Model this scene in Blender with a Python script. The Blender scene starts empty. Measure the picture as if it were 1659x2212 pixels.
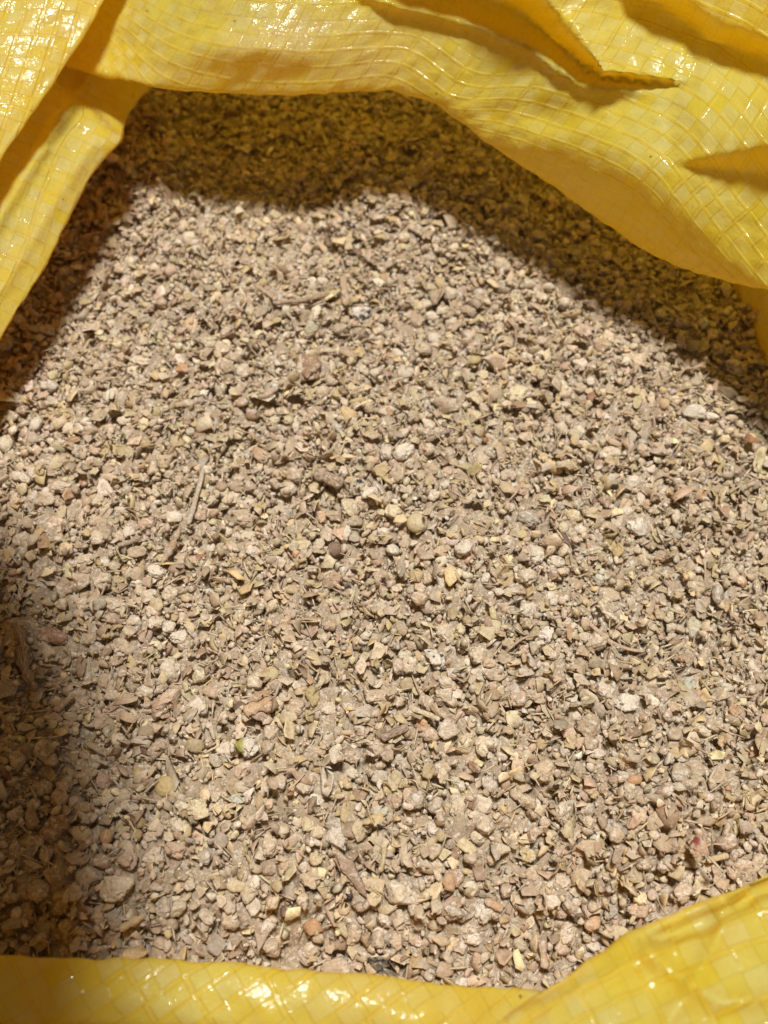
import bpy, bmesh, math, random
import numpy as np
from mathutils import Vector, Matrix

random.seed(7)
rng = np.random.default_rng(7)
scene = bpy.context.scene
col = scene.collection

# ------------------------------------------------------------------ camera
PITCH = math.radians(60.0)          # degrees below the horizon
DIST = 0.160                        # lens to the middle of the meal
TV = 0.52                           # tan of half the vertical field of view
TH = TV * 0.75
cp, sp = math.cos(PITCH), math.sin(PITCH)
CAM = np.array([0.0, -DIST * cp, DIST * sp])
FWD = np.array([0.0, cp, -sp])
UPV = np.array([0.0, sp, cp])
RGT = np.array([1.0, 0.0, 0.0])
cam_d = bpy.data.cameras.new('camera')
cam = bpy.data.objects.new('camera', cam_d)
col.objects.link(cam)
cam.location = CAM
cam.rotation_euler = (math.pi / 2 - PITCH, 0, 0)
cam_d.sensor_fit = 'VERTICAL'
cam_d.sensor_height = 36
cam_d.lens = 18 / TV
cam_d.clip_start = 0.005
cam_d.clip_end = 50
cam_d.dof.use_dof = True
cam_d.dof.focus_distance = 0.148
cam_d.dof.aperture_fstop = 22.0
scene.camera = cam

# ------------------------------------------------------------------ light
world = bpy.data.worlds.new('World')
scene.world = world
world.use_nodes = True
wb = world.node_tree.nodes['Background']
wb.inputs[0].default_value = (1.0, 0.94, 0.86, 1)
wb.inputs[1].default_value = 0.13
lamp_d = bpy.data.lights.new('ceiling_lamp', 'AREA')
lamp_d.shape = 'DISK'
lamp_d.size = 0.17
lamp_d.energy = 14.2
lamp_d.color = (1.0, 0.985, 0.96)
lamp = bpy.data.objects.new('ceiling_lamp', lamp_d)
col.objects.link(lamp)
lamp.location = (0.04, 0.08, 1.0)
lamp.rotation_euler = (0, 0, 0)
scene.view_settings.view_transform = 'Standard'
scene.view_settings.look = 'None'
scene.view_settings.exposure = 0.0
scene.view_settings.gamma = 1.0
scene.view_settings.use_curve_mapping = False
scene.render.engine = 'CYCLES'
scene.cycles.use_denoising = True
scene.cycles.max_bounces = 10
scene.cycles.diffuse_bounces = 5
scene.cycles.transmission_bounces = 6

# ------------------------------------------------------------------ pixels and points
PW, PH = 1659.0, 2212.0             # photograph measured at this size


def ray(px, py):
    s = (px / PW * 2 - 1) * TH
    t = (1 - py / PH * 2) * TV
    return FWD + s * RGT + t * UPV


def P(px, py, h=0.0):
    d = ray(px, py)
    k = (h - CAM[2]) / d[2]
    return CAM + d * k


def project(p):
    q = np.asarray(p) - CAM
    z = q @ FWD
    return ((q @ RGT) / z / TH + 1) * PW / 2, (1 - (q @ UPV) / z / TV) * PH / 2, z


def ground(x, y):
    """level of the meal: a low mound that falls away to the right and the back"""
    g = -0.9 * np.maximum(0, x - 0.02) ** 2 - 0.5 * np.maximum(0, -x - 0.03) ** 2
    g = g - 0.35 * np.maximum(0, y - 0.05) ** 2
    g = g + 0.0009 * np.sin(x * 210 - y * 160 + 1.0) * np.sin(y * 190 + x * 60) + 0.0018 * np.sin(x * 75 + 0.6) * np.cos(y * 62 + 0.4) + 0.0008 * np.sin(x * 130 + y * 90)
    # hollow along the front rim
    yr = np.maximum(-0.066, -0.068 + (x - 0.02) * 0.55)
    k = np.clip((yr + 0.011 - y) / 0.011, 0, 1)
    return g - 0.005 * k * k * (3 - 2 * k)


def on_ground(px, py, lift=0.0):
    h = 0.0
    for _ in range(6):
        p = P(px, py, h)
        h = float(ground(p[0], p[1])) + lift
    return p


def srgb(r, g, b):
    def f(c):
        c /= 255
        return c / 12.92 if c <= 0.04045 else ((c + 0.055) / 1.055) ** 2.4
    return np.array([f(r), f(g), f(b)])


class Noise:
    """smooth random field made of a few dozen plane waves"""
    def __init__(self, seed, dim=3, n=28, spread=0.6):
        r = np.random.default_rng(seed)
        d = r.normal(size=(n, dim))
        d /= np.linalg.norm(d, axis=1)[:, None]
        self.k = d * np.exp(r.uniform(-spread, spread, n))[:, None] * 2 * math.pi
        self.ph = r.uniform(0, 2 * math.pi, n)
        self.n = n

    def __call__(self, p, freq):
        return np.sin(p @ (self.k.T * freq) + self.ph).sum(-1) * math.sqrt(2.0 / self.n)


# ------------------------------------------------------------------ materials
class Nodes:
    def __init__(self, name):
        self.m = bpy.data.materials.new(name)
        self.m.use_nodes = True
        self.t = self.m.node_tree
        self.t.nodes.clear()

    def __call__(self, typ, **kw):
        n = self.t.nodes.new(typ)
        ins = kw.pop('ins', {})
        for k, v in kw.items():
            setattr(n, k, v)
        for k, v in ins.items():
            if isinstance(v, bpy.types.NodeSocket):
                self.t.links.new(v, n.inputs[k])
            else:
                n.inputs[k].default_value = v
        return n

    def math(self, op, a, b=0.0, c=0.0, clamp=False):
        return self('ShaderNodeMath', operation=op, use_clamp=clamp, ins={0: a, 1: b, 2: c}).outputs[0]

    def mix(self, f, a, b, blend='MIX'):
        n = self.t.nodes.new('ShaderNodeMix')
        n.data_type = 'RGBA'
        n.blend_type = blend
        for i, v in ((0, f), (6, a), (7, b)):
            if isinstance(v, bpy.types.NodeSocket):
                self.t.links.new(v, n.inputs[i])
            else:
                n.inputs[i].default_value = v
        return n.outputs[2]

    def ramp(self, v, lo, hi):
        return self('ShaderNodeMapRange', clamp=True, interpolation_type='SMOOTHSTEP',
                    ins={0: v, 1: lo, 2: hi, 3: 0.0, 4: 1.0}).outputs[0]


def meal_material(name, speckle=None, fibre=False):
    N = Nodes(name)
    pos = N('ShaderNodeNewGeometry').outputs['Position']
    att = N('ShaderNodeAttribute', attribute_name='tint')
    flake = att.outputs['Alpha']
    n1 = N('ShaderNodeTexNoise', ins={'Vector': pos, 'Scale': 620.0, 'Detail': 3.0, 'Roughness': 0.6}).outputs[0]
    n2 = N('ShaderNodeTexNoise', ins={'Vector': pos, 'Scale': 2300.0, 'Detail': 4.0, 'Roughness': 0.65}).outputs[0]
    n3 = N('ShaderNodeTexNoise', ins={'Vector': pos, 'Scale': 1250.0, 'Detail': 2.0}).outputs[0]
    c = att.outputs['Color']
    lump = N.math('SUBTRACT', 1.0, flake)
    n4 = N('ShaderNodeTexNoise', ins={'Vector': pos, 'Scale': 1700.0, 'Detail': 3.0, 'Roughness': 0.6}).outputs[0]
    chalk = N.math('MULTIPLY', N.ramp(N.math('MULTIPLY_ADD', n4, 0.7, N.math('MULTIPLY', n1, 0.5)), 0.58, 0.76), N.math('MULTIPLY_ADD', lump, 0.50, 0.15))
    c = N.mix(chalk, c, (0.80, 0.74, 0.64, 1))
    warm = N.math('MULTIPLY', N.ramp(n3, 0.56, 0.74), 0.35)
    c = N.mix(warm, c, (0.40, 0.25, 0.14, 1))
    v = N.math('MULTIPLY_ADD', n2, 1.1, 0.47)
    c = N.mix(1.0, c, N('ShaderNodeCombineColor', ins={0: v, 1: v, 2: v}).outputs[0], 'MULTIPLY')
    if speckle:
        dark, lo, hi, scale = speckle
        s = N('ShaderNodeTexNoise', ins={'Vector': pos, 'Scale': scale, 'Detail': 3.0, 'Roughness': 0.7}).outputs[0]
        c = N.mix(N.ramp(s, lo, hi), c, (*dark, 1))
    if fibre:
        w = N('ShaderNodeTexNoise', ins={'Vector': N('ShaderNodeMapping', ins={
            0: N('ShaderNodeTexCoord').outputs['UV'], 3: (2.0, 26.0, 1.0)}).outputs[0], 'Scale': 1.0, 'Detail': 3.0}).outputs[0]
        c = N.mix(N.math('MULTIPLY', N.ramp(w, 0.45, 0.62), 0.75), c, (0.13, 0.075, 0.045, 1))
    hgt = N.math('MULTIPLY_ADD', n2, 0.5, N.math('MULTIPLY', n1, 0.6))
    bump = N('ShaderNodeBump', ins={'Strength': N.math('MULTIPLY_ADD', lump, 0.5, 0.30), 'Distance': 0.0008, 'Height': hgt}).outputs[0]
    rough = N.math('MULTIPLY_ADD', lump, 0.28, 0.52)
    b = N('ShaderNodeBsdfPrincipled', ins={'Base Color': c, 'Roughness': rough, 'Normal': bump, 'Specular IOR Level': 0.35})
    tr = N('ShaderNodeBsdfTranslucent', ins={'Color': c, 'Normal': bump})
    sh = N('ShaderNodeMixShader', ins={0: N.math('MULTIPLY_ADD', flake, 0.22, 0.03), 1: b.outputs[0], 2: tr.outputs[0]})
    out = N('ShaderNodeOutputMaterial')
    N.t.links.new(sh.outputs[0], out.inputs[0])
    return N.m


M_meal = meal_material('crushed_meal')
M_speck_blue = meal_material('blue_speckled', ((0.05, 0.065, 0.085), 0.52, 0.63, 800.0))
M_speck_dark = meal_material('mould_speckled', ((0.045, 0.036, 0.04), 0.53, 0.62, 560.0))
M_fibre = meal_material('fibrous', fibre=True)

TAPE = 0.0026                       # width of one woven tape


def sack_material():
    N = Nodes('yellow_woven_plastic')
    uv = N('ShaderNodeUVMap', uv_map='UVMap').outputs[0]
    pos = N('ShaderNodeNewGeometry').outputs['Position']
    wob = N('ShaderNodeTexNoise', ins={'Vector': uv, 'Scale': 70.0, 'Detail': 2.0}).outputs[1]
    wv = N('ShaderNodeVectorMath', operation='MULTIPLY_ADD', ins={0: wob, 1: (0.0010, 0.0010, 0), 2: uv}).outputs[0]
    sep = N('ShaderNodeSeparateXYZ', ins={0: wv})
    u = N.math('DIVIDE', sep.outputs[0], TAPE)
    v = N.math('DIVIDE', sep.outputs[1], TAPE)
    fu, fv = N.math('FRACT', u), N.math('FRACT', v)
    iu, iv = N.math('FLOOR', u), N.math('FLOOR', v)
    cell = N('ShaderNodeCombineXYZ', ins={0: iu, 1: iv, 2: 0.0}).outputs[0]
    rc = N('ShaderNodeTexWhiteNoise', noise_dimensions='3D', ins={'Vector': cell}).outputs[0]
    ru = N('ShaderNodeTexWhiteNoise', noise_dimensions='1D', ins={'W': iu}).outputs[0]
    rv = N('ShaderNodeTexWhiteNoise', noise_dimensions='1D', ins={'W': N.math('ADD', iv, 91.3)}).outputs[0]
    par = N.math('MODULO', N.math('ABSOLUTE', N.math('ADD', iu, iv)), 2.0)
    # distance to the tape borders
    eu = N.math('MINIMUM', fu, N.math('SUBTRACT', 1.0, fu))
    ev = N.math('MINIMUM', fv, N.math('SUBTRACT', 1.0, fv))
    seam_u = N.math('SUBTRACT', 1.0, N.ramp(eu, 0.0, 0.10))
    seam_v = N.math('SUBTRACT', 1.0, N.ramp(ev, 0.0, 0.10))
    # rolled tapes: a narrow deep-yellow cord along some borders
    cord_u = N.math('MULTIPLY', N.math('GREATER_THAN', ru, 0.70), N.math('SUBTRACT', 1.0, N.ramp(fu, 0.18, 0.28)))
    cord_v = N.math('MULTIPLY', N.math('GREATER_THAN', rv, 0.66), N.math('SUBTRACT', 1.0, N.ramp(fv, 0.18, 0.28)))
    cord = N.math('MAXIMUM', cord_u, cord_v)
    seam = N.math('MAXIMUM', N.math('MULTIPLY', seam_u, par), N.math('MULTIPLY', seam_v, N.math('SUBTRACT', 1.0, par)))
    pale = (0.790, 0.770, 0.240, 1)
    deep = (0.810, 0.700, 0.040, 1)
    olive = (0.680, 0.650, 0.110, 1)
    c = N.mix(N.math('MULTIPLY', rc, 0.55), pale, olive)
    c = N.mix(N.math('MULTIPLY', N.math('GREATER_THAN', rc, 0.86), 0.55), c, deep)
    c = N.mix(N.math('MULTIPLY', par, 0.42), c, deep)
    big = N('ShaderNodeTexNoise', ins={'Vector': pos, 'Scale': 55.0, 'Detail': 3.0}).outputs[0]
    c = N.mix(N.math('MULTIPLY', N.ramp(big, 0.40, 0.66), 0.5), c, deep)
    c = N.mix(N.math('MULTIPLY', cord, 0.6), c, (0.84, 0.68, 0.06, 1))
    c = N.mix(N.math('MULTIPLY', seam, 0.26), c, (0.42, 0.31, 0.02, 1))
    # meal dust clinging to the film
    d1 = N('ShaderNodeTexNoise', ins={'Vector': pos, 'Scale': 48.0, 'Detail': 5.0, 'Roughness': 0.7}).outputs[0]
    d2 = N('ShaderNodeTexNoise', ins={'Vector': pos, 'Scale': 2600.0, 'Detail': 3.0, 'Roughness': 0.7}).outputs[0]
    dust_w = N('ShaderNodeAttribute', attribute_name='dust').outputs['Fac']
    dust = N.math('MULTIPLY', N.ramp(N.math('MULTIPLY_ADD', N.math('SUBTRACT', d2, 0.5), 1.1, N.math('MULTIPLY_ADD', d1, 1.0, 0.14)), 0.58, 0.80), dust_w)
    c = N.mix(N.math('MULTIPLY', dust, 0.8), c, (0.58, 0.47, 0.26, 1))
    sp_ = N('ShaderNodeTexVoronoi', ins={'Vector': pos, 'Scale': 420.0})
    dot = N.math('MULTIPLY', N.math('LESS_THAN', sp_.outputs['Distance'], 0.10),
                 N.math('GREATER_THAN', N('ShaderNodeSeparateColor', ins={0: sp_.outputs['Color']}).outputs[0], 0.86))
    c = N.mix(N.math('MULTIPLY', dot, 0.75), c, (0.09, 0.06, 0.04, 1))
    # fine relief: blistered film over the tapes
    b1 = N('ShaderNodeTexNoise', ins={'Vector': wv, 'Scale': 420.0, 'Detail': 3.0, 'Roughness': 0.6}).outputs[0]
    b2 = N('ShaderNodeTexNoise', ins={'Vector': wv, 'Scale': 1100.0, 'Detail': 2.0}).outputs[0]
    h = N.math('MULTIPLY_ADD', b2, 0.28, N.math('MULTIPLY', b1, 0.9))
    h = N.math('MULTIPLY_ADD', par, 0.45, h)
    h = N.math('MULTIPLY_ADD', cord, 0.45, h)
    h = N.math('MULTIPLY_ADD', seam, -0.18, h)
    bump = N('ShaderNodeBump', ins={'Strength': 0.55, 'Distance': 0.0005, 'Height': h}).outputs[0]
    rough = N.math('MULTIPLY_ADD', dust, 0.35, N.math('MULTIPLY_ADD', rc, 0.22, 0.26))
    b = N('ShaderNodeBsdfPrincipled', ins={'Base Color': c, 'Roughness': rough, 'Normal': bump, 'Specular IOR Level': 0.22})
    coat = N.math('SUBTRACT', 0.5, N.math('MULTIPLY', dust, 0.5))
    N.t.links.new(coat, b.inputs['Coat Weight'])
    b.inputs['Coat Roughness'].default_value = 0.07
    N.t.links.new(bump, b.inputs['Coat Normal'])
    tc = N.mix(0.85, c, (1.0, 0.64, 0.004, 1))
    tr = N('ShaderNodeBsdfTranslucent', ins={'Color': tc, 'Normal': bump})
    sh = N('ShaderNodeMixShader', ins={0: 0.54, 1: b.outputs[0], 2: tr.outputs[0]})
    out = N('ShaderNodeOutputMaterial')
    N.t.links.new(sh.outputs[0], out.inputs[0])
    return N.m


M_sack = sack_material()

# ------------------------------------------------------------------ mesh helpers


def mesh_from(name, V, F, mat, tint=None, smooth=True, uv=None, dust=None):
    """V (n,3); F a (m,3) or (m,4) array, or a list of such arrays"""
    if not isinstance(F, list):
        F = [F]
    me = bpy.data.meshes.new(name)
    V = np.ascontiguousarray(V, dtype=np.float32)
    me.vertices.add(len(V))
    me.vertices.foreach_set('co', V.ravel())
    idx = np.concatenate([f.ravel() for f in F]).astype(np.int32)
    tot = np.concatenate([np.full(len(f), f.shape[1]) for f in F]).astype(np.int32)
    start = np.concatenate([[0], np.cumsum(tot)[:-1]]).astype(np.int32)
    me.loops.add(len(idx))
    me.loops.foreach_set('vertex_index', idx)
    me.polygons.add(len(tot))
    me.polygons.foreach_set('loop_start', start)
    me.polygons.foreach_set('loop_total', tot)
    me.polygons.foreach_set('use_smooth', np.full(len(tot), smooth, dtype=bool))
    if uv is not None:
        l = me.uv_layers.new(name='UVMap')
        l.data.foreach_set('uv', np.ascontiguousarray(uv[idx], dtype=np.float32).ravel())
    if tint is not None:
        a = me.attributes.new('tint', 'FLOAT_COLOR', 'POINT')
        a.data.foreach_set('color', np.ascontiguousarray(tint, dtype=np.float32).ravel())
    if dust is not None:
        a = me.attributes.new('dust', 'FLOAT', 'POINT')
        a.data.foreach_set('value', np.ascontiguousarray(dust, dtype=np.float32).ravel())
    me.materials.append(mat)
    me.update()
    me.validate()
    return me


def link(name, me, parent=None):
    o = bpy.data.objects.new(name, me)
    col.objects.link(o)
    if parent:
        o.parent = parent
    return o


# ------------------------------------------------------------------ the sack
def catmull(C, n):
    """C (k,...) control rows -> n samples, uniform Catmull-Rom; returns samples and parameter"""
    k = len(C)
    t = np.linspace(0, k - 1, n)
    i = np.clip(np.floor(t).astype(int), 0, k - 2)
    f = (t - i)
    g = lambda j: C[np.clip(j, 0, k - 1)]
    sh = (n,) + (1,) * (C.ndim - 1)
    f = f.reshape(sh)
    p0, p1, p2, p3 = g(i - 1), g(i), g(i + 1), g(i + 2)
    return 0.5 * (2 * p1 + (p2 - p0) * f + (2 * p0 - 5 * p1 + 4 * p2 - p3) * f ** 2 + (3 * p1 - p0 - 3 * p2 + p3) * f ** 3)


def resample(G, axis, step):
    """even out spacing along an axis of a dense grid (mean arc length)"""
    G = np.moveaxis(G, axis, 0)
    d = np.linalg.norm(np.diff(G, axis=0), axis=-1).mean(1)
    s = np.concatenate([[0], np.cumsum(d)])
    n = max(8, int(s[-1] / step))
    q = np.linspace(0, s[-1], n)
    i = np.clip(np.searchsorted(s, q) - 1, 0, len(s) - 2)
    f = ((q - s[i]) / (s[i + 1] - s[i] + 1e-12)).reshape(-1, 1, 1)
    return np.moveaxis(G[i] * (1 - f) + G[i + 1] * f, 0, axis)


def grid_normals(G):
    du = np.gradient(G, axis=1)
    dv = np.gradient(G, axis=0)
    n = np.cross(du, dv)
    return n / (np.linalg.norm(n, axis=-1, keepdims=True) + 1e-15)


def outward(E, centre=(0.0, 0.02)):
    """horizontal direction pointing away from the mouth of the sack, for a rim line E"""
    T = np.gradient(E[:, :2], axis=0)
    o = np.stack([T[:, 1], -T[:, 0]], 1)
    o /= np.linalg.norm(o, axis=1)[:, None] + 1e-12
    mid = E[:, :2] - np.array(centre)
    if (o * mid).sum() < 0:
        o = -o
    return np.concatenate([o, np.zeros((len(o), 1))], 1)


def smoothstep(x):
    x = np.clip(x, 0, 1)
    return x * x * (3 - 2 * x)


def sheet(ctrl, seed, uvrot, step=0.00058, creases=None, wr=(0.0006, 0.00022), weave=0.00010, dust=0.0, flip=False,
          noise_mask=None, label=None):
    C = np.array(ctrl, dtype=float)
    G = catmull(C, 40 * (len(C) - 1))
    G = np.moveaxis(catmull(np.moveaxis(G, 1, 0), 40 * (C.shape[1] - 1)), 0, 1)
    G = resample(resample(G, 0, step), 1, step)
    # cloth coordinates: arc lengths from the middle of the sheet
    r0, c0 = G.shape[0] // 2, G.shape[1] // 2
    u = np.concatenate([np.zeros((G.shape[0], 1)), np.cumsum(np.linalg.norm(np.diff(G, axis=1), axis=-1), 1)], 1)
    u -= u[:, c0:c0 + 1]
    v = np.concatenate([np.zeros((1, G.shape[1])), np.cumsum(np.linalg.norm(np.diff(G, axis=0), axis=-1), 0)], 0)
    v -= v[r0:r0 + 1]
    a = math.radians(uvrot)
    U = u * math.cos(a) - v * math.sin(a) + 1.0
    V = u * math.sin(a) + v * math.cos(a) + 1.0
    if creases is not None:
        px, py, z = project(G)
        dh = creases(px, py)
        d = G - CAM
        G = G + d * (dh / np.where(np.abs(d[..., 2]) < 1e-4, 1e-4, d[..., 2]))[..., None]
    n = grid_normals(G)
    if flip:
        n = -n
    N1, N2, N3 = Noise(seed), Noise(seed + 1), Noise(seed + 2)
    q = np.stack([U, V, np.zeros_like(U)], -1)
    disp = np.zeros_like(U)
    r = np.random.default_rng(seed)
    wq = q[..., :2] + 0.003 * np.stack([N1(q, 22.0), N2(q, 22.0)], -1)
    for lam, amp in ((0.045, 1.0), (0.030, 0.8), (0.021, 0.6), (0.014, 0.35)):      # straight crisp creases
        t_ = r.uniform(0, math.pi)
        w_ = (wq @ np.array([math.cos(t_), math.sin(t_)])) / lam + r.uniform()
        tri = np.abs(2 * (w_ - np.floor(w_ + 0.5)))
        disp += wr[0] * amp * (np.sqrt((tri - 0.5) ** 2 + 0.004) - 0.25) * (0.55 + 0.45 * N3(q, 18.0))
    disp += -wr[1] * np.abs(N3(q, 130.0)) + wr[1] * 0.7 * N1(q, 210.0)
    # the weave: tapes passing over and under, each cell a little tilted
    q2 = q + 0.00025 * np.stack([N2(q, 70.0), N3(q, 70.0), 0 * U], -1)
    cu, cv = q2[..., 0] / TAPE, q2[..., 1] / TAPE
    iu, iv = np.floor(cu), np.floor(cv)
    fu, fv = cu - iu, cv - iv
    par = ((iu + iv) % 2) * 2 - 1
    bul = (np.abs(np.sin(math.pi * fu)) * np.abs(np.sin(math.pi * fv))) ** 0.6
    hsh = lambda k: np.modf(np.abs(np.sin(iu * 12.9898 + iv * 78.233 + k) * 43758.5453))[0] - 0.5
    disp += weave * par * bul * (0.7 + 0.6 * hsh(1.7)) + 2.4 * weave * ((fu - 0.5) * hsh(3.1) + (fv - 0.5) * hsh(7.7)) * bul
    G = G + n * disp[..., None]
    R, K = G.shape[:2]
    ii = np.arange(R * K).reshape(R, K)
    F = np.stack([ii[:-1, :-1], ii[:-1, 1:], ii[1:, 1:], ii[1:, :-1]], -1).reshape(-1, 4)
    if flip:
        F = F[:, ::-1]
    me = mesh_from('rim_fold', G.reshape(-1, 3), F, M_sack, uv=np.stack([U, V], -1).reshape(-1, 2),
                   dust=np.full(R * K, dust) if np.isscalar(dust) else dust(*project(G)[:2]).ravel())
    o = link('rim_fold', me, sack)
    if label:
        o['label'] = label
    return o


sack = bpy.data.objects.new('woven_sack', None)
col.objects.link(sack)
sack.location = (0, 0, 0)
sack['label'] = 'open yellow woven plastic sack with folded glossy rim around the meal'
sack['category'] = 'sack'

Z = np.array([0, 0, 1.0])

# --- broad fold across the back and right
edge = np.array([P(*a) for a in [(60, 124, .0195), (205, 161, .0205), (325, 188, .0208), (486, 202, .021), (650, 206, .021), (829, 199, .021),
                                 (954, 231, .020), (1050, 306, .0185), (1210, 410, .0145), (1400, 541, .0128), (1560, 604, .0155),
                                 (1680, 632, .020), (1850, 700, .026)]])
o_ = outward(edge)
ridge = np.array([P(*a) for a in [(70, 96, .0210), (217, 136, .0222), (336, 164, .0230), (493, 178, .0235), (655, 182, .0235), (835, 174, .0235),
                                  (985, 212, .0232), (1095, 255, .0240), (1250, 320, .0258), (1405, 394, .0275), (1560, 530, .0222),
                                  (1690, 612, .0215), (1870, 680, .025)]])
mid = np.array([P(*a) for a in [(60, 0, .0225), (200, 20, .0245), (350, 60, .0285), (500, 70, .0305), (665, 70, .0305), (890, 62, .0305),
                                (1060, 110, .0305), (1180, 150, .0315), (1340, 205, .0325), (1500, 275, .0335), (1640, 410, .0300),
                                (1770, 520, .028), (1960, 600, .029)]])
top = np.array([P(*a) for a in [(80, -150, .025), (220, -120, .028), (370, -80, .0335), (520, -70, .037), (680, -70, .037), (950, -70, .037),
                                (1130, 0, .036), (1280, 20, .0375), (1450, 60, .039), (1620, 130, .040), (1760, 270, .038),
                                (1900, 400, .036), (2100, 480, .034)]])
far = top + (top - mid) * 1.0 + 0.002 * Z
back = far + o_ * 0.03 - 0.03 * Z
under = edge + o_ * 0.003 - 0.0004 * Z
under2 = edge + o_ * 0.009 + 0.0006 * Z


def poly(x, pts):
    a = np.array(pts, float)
    return np.interp(x, a[:, 0], a[:, 1])


def crease_back(px, py):
    # long wedge-shaped fold that hangs over from the upper right
    yl = poly(px, [(700, -60), (860, 2), (1000, 34), (1130, 84), (1210, 140), (1255, 172), (1320, 178), (1500, 198), (1700, 215)])
    yu = poly(px, [(700, -300), (1100, -90), (1180, -5), (1240, 62), (1275, 112), (1300, 158), (1500, 194), (1700, 212)])
    A = poly(px, [(650, .0), (860, .0035), (1150, .0048), (1280, .0030), (1400, .0012), (1500, 0)])
    f = smoothstep((yl - py) / np.maximum(yl - yu, 3))
    g = np.clip((yl - py) / np.maximum(yl - yu, 22), 0, 1)
    h = A * (1.55 * smoothstep((g - 0.35) / 0.65) - 0.75 * np.sin(math.pi * np.clip(g / 0.75, 0, 1)) ** 2)
    # lower lip of that fold stands up a little
    h = h + 0.0016 * np.exp(-((py - yl - 12) / 16) ** 2) * smoothstep(A / 0.004)
    # second step in the top right corner
    y2 = poly(px, [(1300, -60), (1390, 0), (1540, 92), (1659, 140), (1900, 250)])
    h = h + 0.0035 * smoothstep((y2 - py) / 60) * smoothstep((px - 1280) / 150)
    # wedge opening to the right edge
    y3u = poly(px, [(1440, 356), (1540, 330), (1659, 306), (1900, 250)])
    y3l = poly(px, [(1440, 360), (1540, 368), (1659, 385), (1900, 430)])
    h = h + poly(px, [(1450, 0), (1520, .0018), (1659, .004), (1900, .006)]) * smoothstep((y3l - py) / np.maximum(y3l - y3u, 3)) \
        * (1 - smoothstep((y3u - py - 10) / 240))
    # shallow dents
    h = h - 0.0012 * np.exp(-(((px - 1180) / 70) ** 2 + ((py - 250) / 40) ** 2))
    h = h + 0.0014 * np.exp(-(((px - 560) / 150) ** 2 + ((py - 110) / 40) ** 2))
    return h


def dust_back(px, py):
    return np.clip(1.0 - np.abs(px - 600) / 560, 0.06, 1.0) * np.clip((200 - py) / 40, 0.15, 1)


sheet([under2, under, edge, ridge, mid, top, far, back], 11, 3.0, creases=crease_back, wr=(0.0011, 0.00010), weave=0.00007,
      dust=dust_back, label='broad glossy fold hanging over the back of the meal')

# --- left fold with the pinched corner
edge = np.array([P(*a) for a in [(420, 120, .010), (321, 191, .0105), (275, 248, .0120), (259, 306, .0130), (212, 356, .0125), (150, 462, .0118),
                                 (103, 564, .0110), (0, 732, .0105), (-110, 915, .010), (-250, 1150, .010)]])
o_ = outward(edge)
rows = [edge + o_ * 0.045, edge + o_ * 0.010 - 0.0015 * Z, edge + o_ * 0.0006 - 0.0003 * Z, edge + o_ * 0.0005 + 0.0008 * Z, edge + o_ * 0.003 + 0.0026 * Z, edge + o_ * 0.009 + 0.0052 * Z,
        edge + o_ * 0.018 + 0.009 * Z, edge + o_ * 0.030 + 0.014 * Z, edge + o_ * 0.046 + 0.010 * Z]
rows[0][:, 2] = -0.012


def crease_left(px, py):
    y = poly(px, [(60, 150), (125, 182), (235, 282), (262, 300)])
    h = -0.0022 * smoothstep((y - py) / 18) * smoothstep((px - 60) / 80)
    l = (py - poly(px, [(-60, 560), (0, 470), (110, 290), (200, 150)]))
    return h + 0.0010 * np.exp(-(l / 26) ** 2) + 0.0006 * np.exp(-((l - 160) / 30) ** 2)


sheet(rows, 23, 6.0, creases=crease_left, wr=(0.0009, 0.00008), weave=0.00007, dust=0.45, label='narrow fold with a pinched corner left of the meal')

# --- near left flap; its unseen high end is added to shade the lower left
edge = np.array([P(385, -240, .035), P(226, 0, .0315), P(137, 144, .0275), P(0, 342, .0240), P(-140, 530, .027),
                 (-.088, .022, .050), (-.052, .006, .088), (-.035, -.014, .104), (-.026, -.036, .109), (-.023, -.056, .110), (-.025, -.074, .108), (-.055, -.096, .090), (-.085, -.104, .07)])
o_ = outward(edge)
rows = [edge + o_ * 0.050, edge + o_ * 0.014 - 0.004 * Z, edge + o_ * .0006 - .0003 * Z, edge + o_ * 0.0008 + 0.0008 * Z, edge + o_ * 0.004 + 0.0026 * Z, edge + o_ * 0.014 + 0.006 * Z,
        edge + o_ * 0.028 + 0.007 * Z, edge + o_ * 0.045 - 0.004 * Z, edge + o_ * 0.055 - 0.05 * Z]
rows[0][:, 2] = np.maximum(-0.012, rows[0][:, 2] - 0.05)
sheet(rows, 31, 12.0, wr=(0.0009, 0.00008), weave=0.00007, dust=0.3, step=0.0006, label='left flap of the sack with an added unseen high end shading the meal')

# --- rolled rim along the front
edge = np.array([P(*a) for a in [(-420, 2060, .010), (-200, 2067, .009), (0, 2071, .009), (250, 2073, .009), (430, 2080, .009), (620, 2097, .009), (820, 2115, .009),
                                 (1000, 2129, .0080), (1150, 2140, .004), (1320, 2180, .000), (1550, 2240, -.002)]])
o_ = outward(edge)
rows = [edge + o_ * 0.012, edge + o_ * 0.003 - 0.003 * Z, edge, edge + o_ * 0.0008 + 0.0010 * Z, edge + o_ * 0.0040 + 0.0014 * Z,
        edge + o_ * 0.0066 + 0.0002 * Z, edge + o_ * 0.0085 - 0.0030 * Z, edge + o_ * 0.018 + 0.0005 * Z, edge + o_ * 0.035 - 0.004 * Z, edge + o_ * 0.05 - 0.05 * Z]
rows[0][:, 2] = -0.012
sheet(rows, 43, 38.0, wr=(0.0010, 0.00012), weave=0.00007, dust=0.2, label='rolled glossy rim along the front of the meal')

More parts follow.
